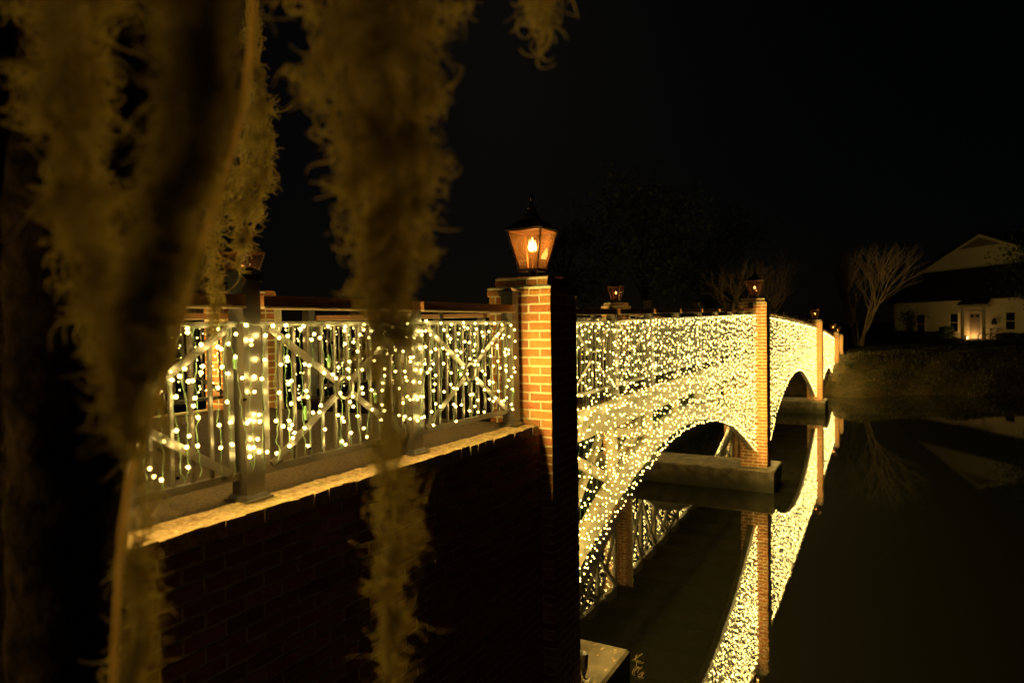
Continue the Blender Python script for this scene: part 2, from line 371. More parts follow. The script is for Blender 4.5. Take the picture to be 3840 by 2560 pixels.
def pillar(i, side):
    x0, x1, zt = PIERS[i]; wy = .56
    y0 = PY if side == 0 else 2*YM-PY-wy; y1 = y0+wy
    if i == 0 and side == 1: x0 -= .27; x1 -= .27
    zb = (.5 if i == 0 else .46) if i < 4 else 1.2
    lab = pillar_labels[i][side]
    root = empty('brick_pillar', ((x0+x1)/2, (y0+y1)/2, zb), lab, 'pillar', 'brick pillars of the bridge')
    ind = side == 0 and i < 2
    mb = MB(); mb.box((x0+.0025, y0+.0025, zb), (x1-.0025, y1-.0025, zt)); mb.build('mortar_core', 'mortar', root)
    jn = MB(); sg = 1 if side == 0 else -1
    yo = y0 if side == 0 else y1
    nC = int((zt-zb)/PC); pc = (zt-zb)/nC
    for c in range(nC):
        z = zb+(c+.5)*pc
        A = c % 2 == 0
        WX = x1-x0
        def run(start, end, first):
            out = []; s = start
            L = first
            while s < end-.03:
                e = min(s+L, end); out.append((s, e)); s = e+.017; L = BL
            return out
        # course A: front (x0) face owns the corner
        fr = run(0, wy, BL) if A else run(.103, wy, BL)
        sdv = run(.103, WX, BL) if A else run(0, WX, BL)
        for (s, e) in fr:
            cy_ = yo+sg*(s+e)/2
            put_brick(root, (x0+BW/2, cy_, z), 'y', e-s, None if ind else jn)
        for (s, e) in sdv:
            put_brick(root, (x0+(s+e)/2, yo+sg*BW/2, z), 'x', e-s, None if ind else jn)
        back = run(.103, wy-.103, BL)
        for (s, e) in back:
            put_brick(root, (x1-BW/2, yo+sg*(s+e)/2, z), 'y', e-s, jn)
        for (s, e) in run(.103, WX-.103, BL):
            put_brick(root, (x0+(s+e)/2, yo+sg*(wy-BW/2), z), 'x', e-s, jn)
    cj = None if ind else jn
    c1 = cap_course(x0, x1, y0, y1, zt+.008, root, cj, .014); c1.build('mortar_bed', 'mortar', root)
    c2 = cap_course(x0+.035, x1-.035, y0+.035, y1-.035, zt+.086, root, cj, .0); c2.build('mortar_bed', 'mortar', root)
    jn.build('brickwork', 'brick', root, kind='stuff')
    return root, ((x0+x1)/2, (y0+y1)/2, zt+.154)
# ---- lantern
def lantern(loc, label, glass='clear_glass', fl=.62):
    root = empty('gas_lantern', loc, label, 'lantern', 'gas lanterns on the bridge pillars')
    x, y, z = loc; c = (x, y)
    m = MB(); m.frustum(c, .11, z, .10, z+.012); m.lathe([(.035, .01), (.028, .03), (.03, .05), (.045, .065)], (x, y, z), 12)
    m.build('base', 'lamp_metal', root, smooth=False)
    for k in range(4):
        a = k*pi/2+pi/4; s = MB(); pts = []
        for u in np.linspace(0, 1.6*pi, 9): pts.append((x+cos(a)*(.055+.014*sin(u)+.01*u/5), y+sin(a)*(.055+.014*sin(u)+.01*u/5), z+.045+.014*cos(u)-.004*u))
        s.tube(pts, .0028, 5); s.build('scroll', 'lamp_metal', root, smooth=True)
    zb, zt, a0, a1 = z+.068, z+.40, .165, .315
    m = MB(); m.frustum(c, a0+.02, zb-.012, a0+.02, zb); m.build('base_plate', 'lamp_metal', root)
    q = [(-1,-1),(1,-1),(1,1),(-1,1)]
    for (i, j) in q:
        m = MB(); m.bar((x+i*a0/2, y+j*a0/2, zb), (x+i*a1/2, y+j*a1/2, zt), .012, .012, (i, j, 0)); m.build('corner_bar', 'copper_frame', root)
    for k in range(4):
        (i0, j0), (i1, j1) = q[k], q[(k+1) % 4]
        m = MB(); m.bar((x+i0*a0/2, y+j0*a0/2, zb+.006), (x+i1*a0/2, y+j1*a0/2, zb+.006), .009, .012)
        m.build('lower_frame', 'copper_frame', root); m = MB()
        m.bar((x+i0*a1/2, y+j0*a1/2, zt-.006), (x+i1*a1/2, y+j1*a1/2, zt-.006), .009, .016)
        m.build('upper_frame', 'copper_frame', root)
        m = MB(); g0, g1 = a0/2-.001, a1/2-.001; e0 = .93; z0, z1 = zb+.012, zt-.014
        nx, ny = (i0+i1)/2, (j0+j1)/2
        def P(i, j, h, inn=0):
            f = (h-zb)/(zt-zb); g_ = g0+(g1-g0)*f-inn
            tx, ty = (i-nx)*e0, (j-ny)*e0
            return (x+(nx+tx)*g_, y+(ny+ty)*g_, h)
        m.add([P(i0, j0, z0), P(i1, j1, z0), P(i1, j1, z1), P(i0, j0, z1)], [(0, 1, 2, 3)])
        m.build('glass_pane', glass, root)
    # roof
    m = MB(); m.frustum(c, .345, zt, .345, zt+.008); m.frustum(c, .335, zt+.009, .16, zt+.085)
    m.build('roof', 'lamp_metal', root)
    m = MB(); m.lathe([(.062, .084), (.066, .095), (.066, .12), (.05, .135), (.032, .165), (.034, .178), (.046, .182), (.046, .19), (.03, .195), (.012, .215), (.010, .232)], (x, y, zt), 16)
    m.build('chimney', 'lamp_metal', root, smooth=True)
    m = MB(); m.lathe([(.006, .23), (.012, .238), (.021, .262), (.023, .275), (.014, .285), (.004, .30)], (x, y, zt), 12)
    m.build('finial', 'lamp_metal', root, smooth=True)
    m = MB(); m.lathe([(.03, .0), (.028, .012), (.009, .018), (.009, .13), (.016, .14), (.016, .148), (.008, .155)], (x, y, zb), 10)
    m.build('burner', 'copper_frame', root, smooth=True)
    if True:
        m = MB(); fz = zb+.158
        for (dx, dy, hh, rr) in ((a_*fl, b_*fl, c_*fl, d_*fl) for a_, b_, c_, d_ in ((0, 0, .085, .016), (.016, -.010, .066, .011), (-.017, .010, .070, .011), (.004, .016, .052, .010))):
            m.lathe([(.002, 0), (rr*.8, hh*.15), (rr, hh*.33), (rr*.7, hh*.6), (rr*.3, hh*.82), (.001, hh)], (x+dx, y+dy, fz), 7)
        m.build('flame', FLAME, root, smooth=True)
    return root
for i in range(5):
    for s in (0, 1):
        r_, top = pillar(i, s)
        lantern(top, lantern_labels[i][s], *(('lantern_glass', 1.4) if (i, s) == (0, 0) else ('clear_glass', .62)))

# concrete footings
foot = [((4.3, 6.24), 'near concrete footing with a lit top and a black spotlight on it'),
        ((15.22, 16.45), 'long concrete footing under the slim pillar seen through the first arch'),
        ((28.9, 30.4), 'concrete footing seen through the second arch'),
        ((38.4, 40.3), 'concrete footing at the third arch beside the bank')]
for k, ((a, b_), lab) in enumerate(foot):
    m = MB(); yo = 2.21 if k != 1 else 2.16; bv = .03
    lo, hi = (a, yo), (b_, 2*YM-yo)
    q = [(lo[0], lo[1]), (hi[0], lo[1]), (hi[0], hi[1]), (lo[0], hi[1])]
    def ring(ins, z): return [(lo[0]+ins, lo[1]+ins, z), (hi[0]-ins, lo[1]+ins, z), (hi[0]-ins, hi[1]-ins, z), (lo[0]+ins, hi[1]-ins, z)]
    ht = .5 if k == 0 else .46
    vs = ring(0, -.8)+ring(0, ht-bv)+ring(bv*.7, ht)
    m.add(vs, [(0,1,5,4),(1,2,6,5),(2,3,7,6),(3,0,4,7),(4,5,9,8),(5,6,10,9),(6,7,11,10),(7,4,8,11),(8,9,10,11),(3,2,1,0)])
    tag(m.build('concrete_footing', 'concrete'), lab, 'footing', 'concrete footings of the bridge')

# ------------------------------------------------------------------ retaining wall
wall = empty('retaining_wall', (2.0, 2.6, 0), 'long dark brick retaining wall with a lit coping under the nearest railing', 'wall')
m = MB(); m.box((-6, 2.446, -1), (4.86, 2.62, 2.782)); m.build('mortar_core', 'mortar', wall)
cand = []
nc = int(2.78/PC)
for c in range(nc):
    z = 2.78-(c+.5)*PC
    off = (c % 2)*.1; x = -4.2-off
    while x < 4.83:
        e = min(x+BL, 4.84)
        cc = ((x+e)/2, 2.44+BW/2, z)
        px, py, dz = view((cc[0], 2.44, z))
        vis = 380 < px < 2100 and py < 2620
        cand.append((0 if vis else 1, dz, cc, e-x)); x = e+.014
cand.sort(key=lambda t_: (t_[0], t_[1]))
jn = MB()
for k, (vv, dz, cc, L) in enumerate(cand): put_brick(wall, cc, 'x', L, None if k < 250 else jn)
jn.build('brickwork', 'brick', wall, kind='stuff')
x = -4.2
while x < 4.80:
    inst('coping_brick', COP[random.randrange(7)], wall, (x+.046, 2.43+.1+random.uniform(-.004, .006), 2.818+random.uniform(-.002, .002)), (random.uniform(-.01, .01), random.uniform(-.01, .01), pi/2+random.uniform(-.02, .02))); x += .1
m = MB(); m.box((-4.2, 2.452, 2.784), (4.84, 2.62, 2.836)); m.build('coping_mortar', 'coping', wall)
# matching wall on the other side of the walkway
m = MB(); m.box((-6, 2*YM-2.57, -1), (4.84, 2*YM-2.44, 2.85)); o = m.build('opposite_wall', 'mortar')
tag(o, 'opposite parapet footing wall across the walkway, seen through the railing', 'wall')

# ------------------------------------------------------------------ railings
posts_left = [-4.1, -2.85, -1.6, -.35, .93, 2.18, 3.43, 4.715]
posts_s1 = [5.72, 6.99, 8.27, 9.5, 10.75, 11.96, 13.2, 14.3, 15.42]
posts_s2 = list(np.linspace(16.2, 29.2, 12))
posts_s3 = list(np.linspace(30.0, 38.95, 9))
posts_s4 = [39.75, 41.15, 42.55]
def cap_first(ps, idx): return [(x, (k % 2 == idx)) for k, x in enumerate(ps)]
def railing(ps, side, label, detail, base_z, capidx=0):
    x_0, x_1 = ps[0], ps[-1]
    yc = my(2.63, side)
    root = empty('railing', ((x_0+x_1)/2, yc, base_z(x_0)), label, 'railing', 'metal railings of the bridge')
    sg = 1 if side == 0 else -1
    joined_b = MB(); jp = MB()
    for x, cap in cap_first(ps, capidx):
        zb = base_z(x); z = zr(x); m = MB(); h = .05
        m.box((x-h, yc-h, zb+.02), (x+h, yc+h, z+.12 if cap else z-.002))
        po = m.build('post', 'rail_metal', root)
        if cap:
            m = MB(); m.frustum((x, yc), .125, z+.12, .125, z+.132); m.frustum((x, yc), .112, z+.133, .112, z+.147)
            m.frustum((x, yc), .132, z+.148, .132, z+.160); m.frustum((x, yc), .12, z+.161, .05, z+.185); m.build('post_cap', 'rail_metal', po)
        m = MB(); m.frustum((x, yc), .155, zb+.001, .155, zb+.013); m.frustum((x, yc), .135, zb+.0135, .112, zb+.032); m.build('base_plate', 'rail_metal', po)
    for k in range(len(ps)-1):
        a, b_ = ps[k]+.05, ps[k+1]-.05; za, zb_ = zr(a), zr(b_)
        m = MB(); m.bar((a+.001, yc-.0, za+.027), (b_-.001, yc, zb_+.027), .145, .05); m.build('handrail', 'handrail_wood', root)
        m = MB(); m.bar((a+.001, yc, za-.004), (b_-.001, yc, zb_-.004), .152, .009); m.build('lit_underside_strip', 'lit_underside_tone', root)  # added strip, bulb light under the handrail put into its colour
        m = MB(); m.bar((a+.001, yc, za-.082), (b_-.001, yc, zb_-.082), .034, .026); m.build('top_rail', 'rail_metal', root)
        m = MB(); m.bar((a+.001, yc, za-.778), (b_-.001, yc, zb_-.778), .034, .034); m.build('bottom_rail', 'rail_metal', root)
        st = []
        for xx in (a+.05, b_-.05):
            zz = zr(xx); m = MB(); m.box((xx-.016, yc-.016, zz-.76), (xx+.016, yc+.016, zz-.096)); m.build('stile', 'rail_metal', root)
        xm = (a+b_)/2; zm = (zr(xm)-.43)
        nb_ = 10; xs = np.linspace(a+.05, b_-.05, nb_+2)[1:-1]
        for xx in xs:
            zz = zr(xx)
            if abs(xx-xm) < .062:
                segs = [(zz-.76, zm-.065), (zm+.065, zz-.096)]
            else: segs = [(zz-.76, zz-.096)]
            m = MB() if detail else joined_b
            for s0, s1 in segs: m.box((xx-.0075, yc-.0075, s0), (xx+.0075, yc+.0075, s1))
            if detail: m.build('baluster', 'rail_metal', root)
        yo = yc-sg*.022
        for (sx, sz) in ((-1, 1), (1, 1), (1, -1), (-1, -1)):
            ex = a+.07 if sx < 0 else b_-.07; ez = zr(ex)-.10 if sz > 0 else zr(ex)-.755
            d = V3([ex-xm, 0, ez-zm]); d /= np.linalg.norm(d)
            m = MB(); m.bar(V3([xm, yo, zm])+d*.064, (ex, yo, ez), .010, .036, (0, 1, 0.001) if False else (d[2], 0, -d[0])); m.build('diagonal_bar', 'rail_metal', root)
        m = MB(); n = 20
        vs = []
        for j in range(n):
            cth, sth = cos(2*pi*j/n), sin(2*pi*j/n)
            for (rr, yy) in ((.052, -.02), (.066, -.02), (.066, .02), (.052, .02)): vs.append((xm+rr*cth, yo+yy*.8, zm+rr*sth))
        m.add(vs, [(j*4+q, ((j+1) % n)*4+q, ((j+1) % n)*4+(q+1) % 4, j*4+(q+1) % 4) for j in range(n) for q in range(4)])
        m.build('ring', 'rail_metal', root)
    if not detail: joined_b.build('balusters', 'rail_metal', root, kind='stuff')
    return root
zl = lambda x: 2.852
zd = lambda x: zr(x)-.90
railing(posts_left, 0, 'nearest metal railing with ringed cross panels along the brick wall', True, zl, 1)
railing(posts_left, 1, 'railing across the walkway, seen through the nearest panels', False, zl, 1)
railing(posts_s1, 0, 'railing of the first span, behind the sparse part of the light curtain', True, zd)
railing(posts_s1, 1, 'railing on the opposite side of the first span', False, zd)
railing(posts_s2, 0, 'railing sloping down over the second arch', False, zd)
railing(posts_s2, 1, 'opposite railing behind the second arch', False, zd)
railing(posts_s3, 0, 'railing over the third and smallest arch', False, zd)
railing(posts_s3, 1, 'opposite railing behind the third arch', False, zd)
railing(posts_s4, 0, 'short last railing between the two end pillars', False, zd)
railing(posts_s4, 1, 'opposite short last railing by the bank', False, zd)

# ------------------------------------------------------------------ bridge structure
br = empty('footbridge', (22, YM, 0), 'long arched footbridge of cream painted beams crossing the pond', 'bridge')
spans = [(5.36, 15.55, 0, posts_s1), (16.06, 29.34, 1, posts_s2), (29.86, 39.09, 2, posts_s3)]
def strip(m, xs, zlo, zhi, ya, yb):
    vs = []
    for x, a, b_ in zip(xs, zlo, zhi): vs += [(x, ya, a), (x, yb, a), (x, yb, b_), (x, ya, b_)]
    n = len(xs); f = [(i*4+q, (i+1)*4+q, (i+1)*4+(q+1) % 4, i*4+(q+1) % 4) for i in range(n-1) for q in range(4)]
    m.add(vs, f+[(0, 1, 2, 3), ((n-1)*4+3, (n-1)*4+2, (n-1)*4+1, (n-1)*4)])
for (a, b_, i, ps) in spans:
    xs = np.linspace(a, b_, 24)
    m = MB(); strip(m, xs, [zr(x)-.985 for x in xs], [zr(x)-.90 for x in xs], 2.60, 2*YM-2.60); m.build('deck', 'bark', br)
    for side in (0, 1):
        y1_, y2_ = my(2.64, side), my(2.72, side)
        m = MB(); strip(m, xs, [zr(x)-1.235 for x in xs], [zr(x)-.99 for x in xs], min(y1_, y2_), max(y1_, y2_)); m.build('deck_beam', 'cream_paint', br)
        e1, e2 = my(2.585, side), my(2.598, side)
        m = MB(); strip(m, xs, [zr(x)-1.03 for x in xs], [zr(x)-.915 for x in xs], min(e1, e2), max(e1, e2)); m.build('fascia_board', 'cream_paint', br)
        xa = np.linspace(a, b_, 40); y3, y4 = my(2.625, side), my(2.735, side)
        hi = [min(arch_z(i, x)+.28+.012*0, zr(x)-1.24) for x in xa]; lo = [min(max(arch_z(i, x)+.02, .0), h-.03) for x, h in zip(xa, hi)]
        m = MB(); strip(m, xa, lo, hi, min(y3, y4), max(y3, y4)); m.build('arch_rib', 'cream_paint', br)
        for k, x in enumerate(ps):
            t0 = min(arch_z(i, x)+.28, zr(x)-1.24); t1 = zr(x)-1.236
            if t1-t0 > .12:
                m = MB(); m.box((x-.06, my(2.65, side)-.04, t0-.03), (x+.06, my(2.65, side)+.04, t1)); m.build('spandrel_post', 'cream_paint', br)
            if k < len(ps)-1:
                x2 = ps[k+1]; h0 = arch_z(i, x)+.28; h1 = arch_z(i, x2)+.28; T0 = zr(x)-1.236; T1 = zr(x2)-1.236
                if T0-h0 > .35 or T1-h1 > .35:
                    yy = my(2.70, side)
                    m = MB(); m.bar((x+.06, yy, T0-.06), (x2-.06, yy, min(h1+.05, T1-.1)), .05, .10); m.build('brace', 'cream_paint', br)
                    m = MB(); m.bar((x+.06, yy+.052, min(h0+.05, T0-.1)), (x2-.06, yy+.052, T1-.06), .05, .10); m.build('brace', 'cream_paint', br)
    # joists and raking struts under the deck
    for x in ps:
        m = MB(); m.box((x-.05, 2.73, zr(x)-1.22), (x+.05, 2*YM-2.73, zr(x)-.99)); m.build('joist', 'bark', br)
xs = [39.6, 43.2, 60]; m = MB(); strip(m, xs, [zr(39.6)-1.3, zr(43)-1.3, 1.2], [zr(x)-.9 if x < 50 else 1.86 for x in xs], 2.60, 2*YM-2.60); m.build('abutment', 'concrete', br)

# ------------------------------------------------------------------ light curtains
def bulb_template(n=6, r=.0080, L=.020):
    v = [(0, 0, -L*.45)]+[(r*cos(2*pi*j/n), r*sin(2*pi*j/n), -L*.05) for j in range(n)]+[(0, 0, L*.55)]
    f = [(0, 1+(j+1) % n, 1+j) for j in range(n)]+[(n+1, 1+j, 1+(j+1) % n) for j in range(n)]
    return V3(v), np.array(f)
BV, BF = bulb_template()
bme = bpy.data.meshes.new('bulb'); bme.from_pydata(BV.tolist(), [], BF.tolist()); bme.materials.append(BULB)
BV4, BF4 = bulb_template(4, .0085, .020)
def rotm(rx, ry, rz):
    cx, sx, cy2, sy, cz, sz = np.cos(rx), np.sin(rx), np.cos(ry), np.sin(ry), np.cos(rz), np.sin(rz)
    R_ = np.empty(rx.shape+(3, 3))
    R_[..., 0, 0] = cy2*cz; R_[..., 0, 1] = sx*sy*cz-cx*sz; R_[..., 0, 2] = cx*sy*cz+sx*sz
    R_[..., 1, 0] = cy2*sz; R_[..., 1, 1] = sx*sy*sz+cx*cz; R_[..., 1, 2] = cx*sy*sz-sx*cz
    R_[..., 2, 0] = -sy; R_[..., 2, 1] = sx*cy2; R_[..., 2, 2] = cx*cy2
    return R_
def curtain(x0, x1, side, top, bot, label, nind, pitch=.078, bsp=.098, rim=None, split=False, group='warm string light curtains on the bridge', size=1.0):
    yc = my(2.563, side); sg = 1 if side == 0 else -1
    root = empty('light_curtain', ((x0+x1)/2, yc, bot((x0+x1)/2)), label, 'string lights', group)
    n = max(2, int((x1-x0)/pitch)); xs = np.linspace(x0, x1, n)+rng.normal(0, pitch*.22, n)
    xs = np.clip(xs, x0, x1)
    bulbs = []; K = 22; W = []
    for x in xs:
        zt_, zb_ = top(x), bot(x)+rng.uniform(0, .05)
        if zt_-zb_ < .1: continue
        tt = np.linspace(0, 1, K); amp = .015
        wx = x+np.cumsum(rng.normal(0, amp*.45, K)); wx -= (wx.mean()-x)*.6
        wy_ = yc+rng.normal(0, .004, K); P = np.stack([wx, wy_, zt_+(zb_-zt_)*tt], -1); W.append(P)
        z = zt_-rng.uniform(.01, .09)
        while z > zb_:
            f = (zt_-z)/(zt_-zb_)*(K-1); xi = np.interp(f, np.arange(K), wx)
            bulbs.append((xi+rng.choice([-1, 1])*rng.uniform(.006, .026), yc-sg*rng.uniform(0, .018), z)); z -= bsp*rng.choice([.3, 1.0, 1.0, 1.15, 1.5])*rng.uniform(.7, 1.3)
    if rim is not None:
        for x in np.arange(x0, x1, .085): bulbs.append((x, yc+rng.normal(0, .006), rim(x)+rng.normal(0, .012)))
    for x in np.arange(x0+.05, x1, .14): bulbs.append((x+rng.normal(0, .02), yc, top(x)+rng.normal(0, .008)))
    B = V3(bulbs)
    d = ((B-EYE)@FW); order = np.argsort(d); B = B[order]
    for p in B[:nind]:
        inst('bulb', bme, root, p, (random.uniform(-1.9, -.9)*sg, random.uniform(-.8, .8), random.uniform(-1, 1)), (1.15, 1.15, 1.15))
    R = B[nind:]
    if len(R):
        rot = rotm(rng.uniform(0, pi, len(R)), rng.uniform(-1, 1, len(R)), rng.uniform(-1, 1, len(R)))
        v = np.einsum('nij,kj->nki', rot, BV4)*size+R[:, None, :]
        f = BF4[None]+(np.arange(len(R))*len(BV4))[:, None, None]
        m = MB(); m.arrays(v.reshape(-1, 3), f.reshape(-1, 3)); m.build('bulbs', BULB, root, kind='stuff')
    W = V3(W)
    if split:
        for P in W:
            v, f = tubes(P[None], np.full((1, K), .0014), 4); m = MB(); m.arrays(v, f); m.build('drop_wire', 'wire_green', root)
    else:
        v, f = tubes(W, np.full(W.shape[:2], .0013), 3); m = MB(); m.arrays(v, f); m.build('drop_wires', 'wire_green', root, kind='stuff')
    xa = np.arange(x0, x1+.01, .06); P = np.stack([xa, np.full_like(xa, yc), [top(x)+.012+rng.normal(0, .004) for x in xa]], -1)
    m = MB(); m.tube(P, .0024, 4); m.build('header_wire', 'wire_green', root)
    # bulb sockets of the single bulbs and a plug or two
    return root
tl_ = lambda x: zr(x)-.095
bl_ = lambda x: zr(x)-.765
labs = ['part of the light curtain out of sight left of the trunk', 'light curtain just right of the dark trunk, crossing the capped post', 'light curtain on the middle ringed panel behind the hanging moss', 'light curtain on the panel next to the large brick pillar']
c_ = curtain(-.55, .95, 0, tl_, bl_, labs[0], 0, split=False)
cs = []
cs.append(curtain(.97, 2.30, 0, tl_, bl_, labs[1], 150, pitch=.066, split=True))
cs.append(curtain(2.32, 3.45, 0, tl_, bl_, labs[2], 150, pitch=.066, split=True))
cs.append(curtain(3.47, 4.63, 0, tl_, bl_, labs[3], 150, pitch=.066, split=True))
for k, (px_, pz_, r_) in enumerate([(2.06, 3.50, 0), (2.47, 3.22, 1), (3.0, 3.25, 1), (3.88, 3.32, 2), (4.62, 3.12, 2), (2.64, 3.47, 1)]):
    m = MB(); m.lathe([(.003, -.03), (.007, -.026), (.008, 0), (.011, .004), (.011, .014), (.006, .024), (.004, .04)], (px_, 2.555, pz_), 8)
    m.build('plug', 'plug_green', cs[r_], smooth=True)
curtain(-.3, 4.6, 1, tl_, bl_, 'light curtain on the opposite railing, small dots behind the nearest panels', 0, pitch=.09)
def at0(i, lo): return lambda x: max(arch_z(i, x), lo)
far_l = ['sparse to dense light curtain hanging over the first arch', 'light curtain on the opposite side of the first arch',
         'dense light curtain over the second arch', 'opposite light curtain behind the second arch',
         'glaring light curtain over the third arch', 'opposite light curtain behind the third arch']
for (a, b_, i, ps) in spans:
    for side in (0, 1):
        lo = at0(i, .12)
        curtain(a+.02, b_-.02, side, tl_, lo, far_l[i*2+side], 290 if (i == 0 and side == 0) else 0, pitch=[.075, .13, .15][i] if side == 0 else .12, bsp=[.095, .10, .11][i] if side == 0 else .12, rim=lo, size=[1., 1.15, 1.2][i])
curtain(39.62, 42.68, 0, tl_, bl_, 'short strip of lights between the two last pillars', 0)

# loose cable from the curtain over the wall edge
m = MB(); m.tube([(4.66, 2.53, 2.99), (4.70, 2.50, 2.93), (4.73, 2.455, 2.875), (4.75, 2.425, 2.85), (4.76, 2.424, 2.74), (4.77, 2.426, 2.6)], .0022, 5)
tag(m.build('loose_cable', 'wire_green'), 'thin loose cable hanging over the coping beside the large pillar', 'cable')

# ------------------------------------------------------------------ spotlight, conduit and litter on the near footing
def on_foot(px, py, z=.5):
    r_ = FW+RT*(px-1920)/2560.+UP*(1280-py)/2560.; t_ = (z-H)/r_[2]; return EYE+t_*r_
p = on_foot(2190, 2545)
sp = empty('spotlight', (p[0], p[1], .5), 'black upright spotlight on the near concrete footing beside the pillar', 'spotlight')
m = MB(); m.lathe([(.036, 0), (.036, .008), (.012, .014), (.010, .04)], (p[0], p[1], .501), 14); m.build('base', 'black_paint', sp, smooth=True)
m = MB(); m.lathe([(.012, .038), (.022, .055), (.034, .10), (.040, .17), (.041, .235), (.037, .237), (.034, .20)], (p[0], p[1], .50), 16); m.build('housing', 'black_paint', sp, smooth=True)
m = MB(); m.lathe([(.033, .198), (.033, .203)], (p[0], p[1], .50), 14); m.build('lens', 'dark_glass', sp)
m = MB(); m.tube([(p[0]+.03, p[1]+.01, .52), (p[0]+.12, p[1]+.04, .54), (p[0]+.16, p[1]+.12, .66), (5.40, 2.40, .85), (5.385, 2.37, .98), (5.38, 2.37, 1.4), (5.38, 2.37, 1.8)], .009, 8)
tag(m.build('power_cable', 'grey_conduit', smooth=True), 'curved cable rising from the spotlight up the pillar side', 'cable')
m = MB(); q0, q1, q2 = on_foot(2120, 2540, .52), on_foot(2160, 2510, .52), on_foot(2185, 2535, .52)
m.tube([(q0[0]-.4, 2.315, .525), (p[0]-.20, 2.315, .525), (p[0]-.02, 2.315, .525)], .013, 8); m.tube([(p[0]-.10, 2.315, .525), (p[0]-.03, p[1]+.02, .525)], .013, 8)
m.lathe([(.019, 0), (.019, .045)], (p[0]-.10, 2.315, .502), 10)
tag(m.build('conduit', 'grey_conduit', smooth=True), 'grey pipe conduit lying along the pillar foot on the footing', 'pipe')
for k in range(16):
    lx, ly = random.uniform(5.45, 6.2), random.uniform(2.24, 2.6)
    m = MB(); s_ = random.uniform(.012, .026); a = random.uniform(0, pi)
    pts = [(cos(u+a)*s_*(1.6 if j % 3 == 0 else .8), sin(u+a)*s_*.6, .003+random.uniform(0, .008)) for j, u in enumerate(np.linspace(0, 2*pi, 7)[:-1])]
    m.add([(lx+x_, ly+y_, .501+z_) for x_, y_, z_ in pts], [tuple(range(6))])
    tag(m.build('fallen_leaf', 'dry_leaf'), 'tiny dry leaf among the scattered litter on the near concrete footing', 'leaf', 'dry leaves on the near footing')
# twigs in the water beside the footing
m = MB()
for k in range(16):
    a = on_foot(2385+random.uniform(-5, 25), 2500+random.uniform(-45, 45), 0.03); pts = [a+V3([.05*sin(u*3+k)*u*2, .04*cos(u*2+k), .05*u]) for u in np.linspace(0, .9, 7)]
    m.tube(pts, .0018, 4)
tag(m.build('water_weed', 'vine'), 'thin curly weed poking from the water beside the near footing', 'plant')

# ------------------------------------------------------------------ foreground tree and moss
tr = empty('oak_tree', (1.0, 1.9, 1.0), 'dark out of focus tree trunk at the left edge of the view', 'tree')
def trunk_pts(edges, depth):
    pts, rs = [], []
    for (y, l, r_) in edges: pts.append(at((l+r_)/2, y, depth)); rs.append((r_-l)/2/2560*depth)
    return pts, rs
P_, R_ = trunk_pts([(3300, 40, 430), (2560, 60, 428), (2200, 68, 440), (1900, 72, 452), (1600, 70, 470), (1300, 60, 500), (900, 60, 560), (400, 120, 640), (-100, 180, 700), (-700, 220, 760)], 1.7)
def rough(mo, amp, fr):
    for v in mo.data.vertices:
        c = v.co; v.co = c*1.0; n_ = mathutils.noise.noise_vector(mathutils.Vector(c)*fr); v.co = c+n_*amp
def dense(pts, rs, n):
    a = np.linspace(0, 1, len(pts)); b_ = np.linspace(0, 1, n); pts = V3(pts)
    return np.stack([np.interp(b_, a, pts[:, k]) for k in range(3)], -1), np.interp(b_, a, rs)
P2, R2 = dense(P_, R_, 70); m = MB(); m.tube(P2, R2, 28); o = m.build('trunk', 'bark', tr, smooth=True); rough(o, .018, 9)
P_, R_ = trunk_pts([(3300, -420, 10), (2100, -380, 18), (1500, -360, 14), (900, -300, 40), (300, -200, 60), (-300, -150, 100)], 1.9)
P2, R2 = dense(P_, R_, 50); m = MB(); m.tube(P2, R2, 24); o = m.build('second_trunk', 'bark', tr, smooth=True); rough(o, .018, 9)
br_pts = [(-300, -1200, 2.1), (400, -500, 1.7), (1100, -420, 1.5), (1700, -350, 1.8), (2500, -300, 2.2)]
m = MB(); pp = [at(a, b_, d) for a, b_, d in br_pts]; P2, R2 = dense(pp, [.09, .07, .05, .035, .02], 30); m.tube(P2, R2, 14); m.build('branch', 'bark', tr, smooth=True)
vp = [(950, -60), (942, 150), (915, 400), (850, 640), (760, 900), (700, 1100), (640, 1350), (560, 1580), (492, 1750), (455, 2000), (440, 2250), (418, 2640)]  # vine above; lower end added as the lit right rim of the trunk
pp = [at(a, b_, .98) for a, b_ in vp]; P2, R2 = dense(pp, [.0052]*len(pp), 60); m = MB(); m.tube(P2, R2, 8)
tag(m.build('vine', 'vine', smooth=True), 'thin pale blurred vine, its lower end standing in for the lit rim of the tree trunk', 'vine')

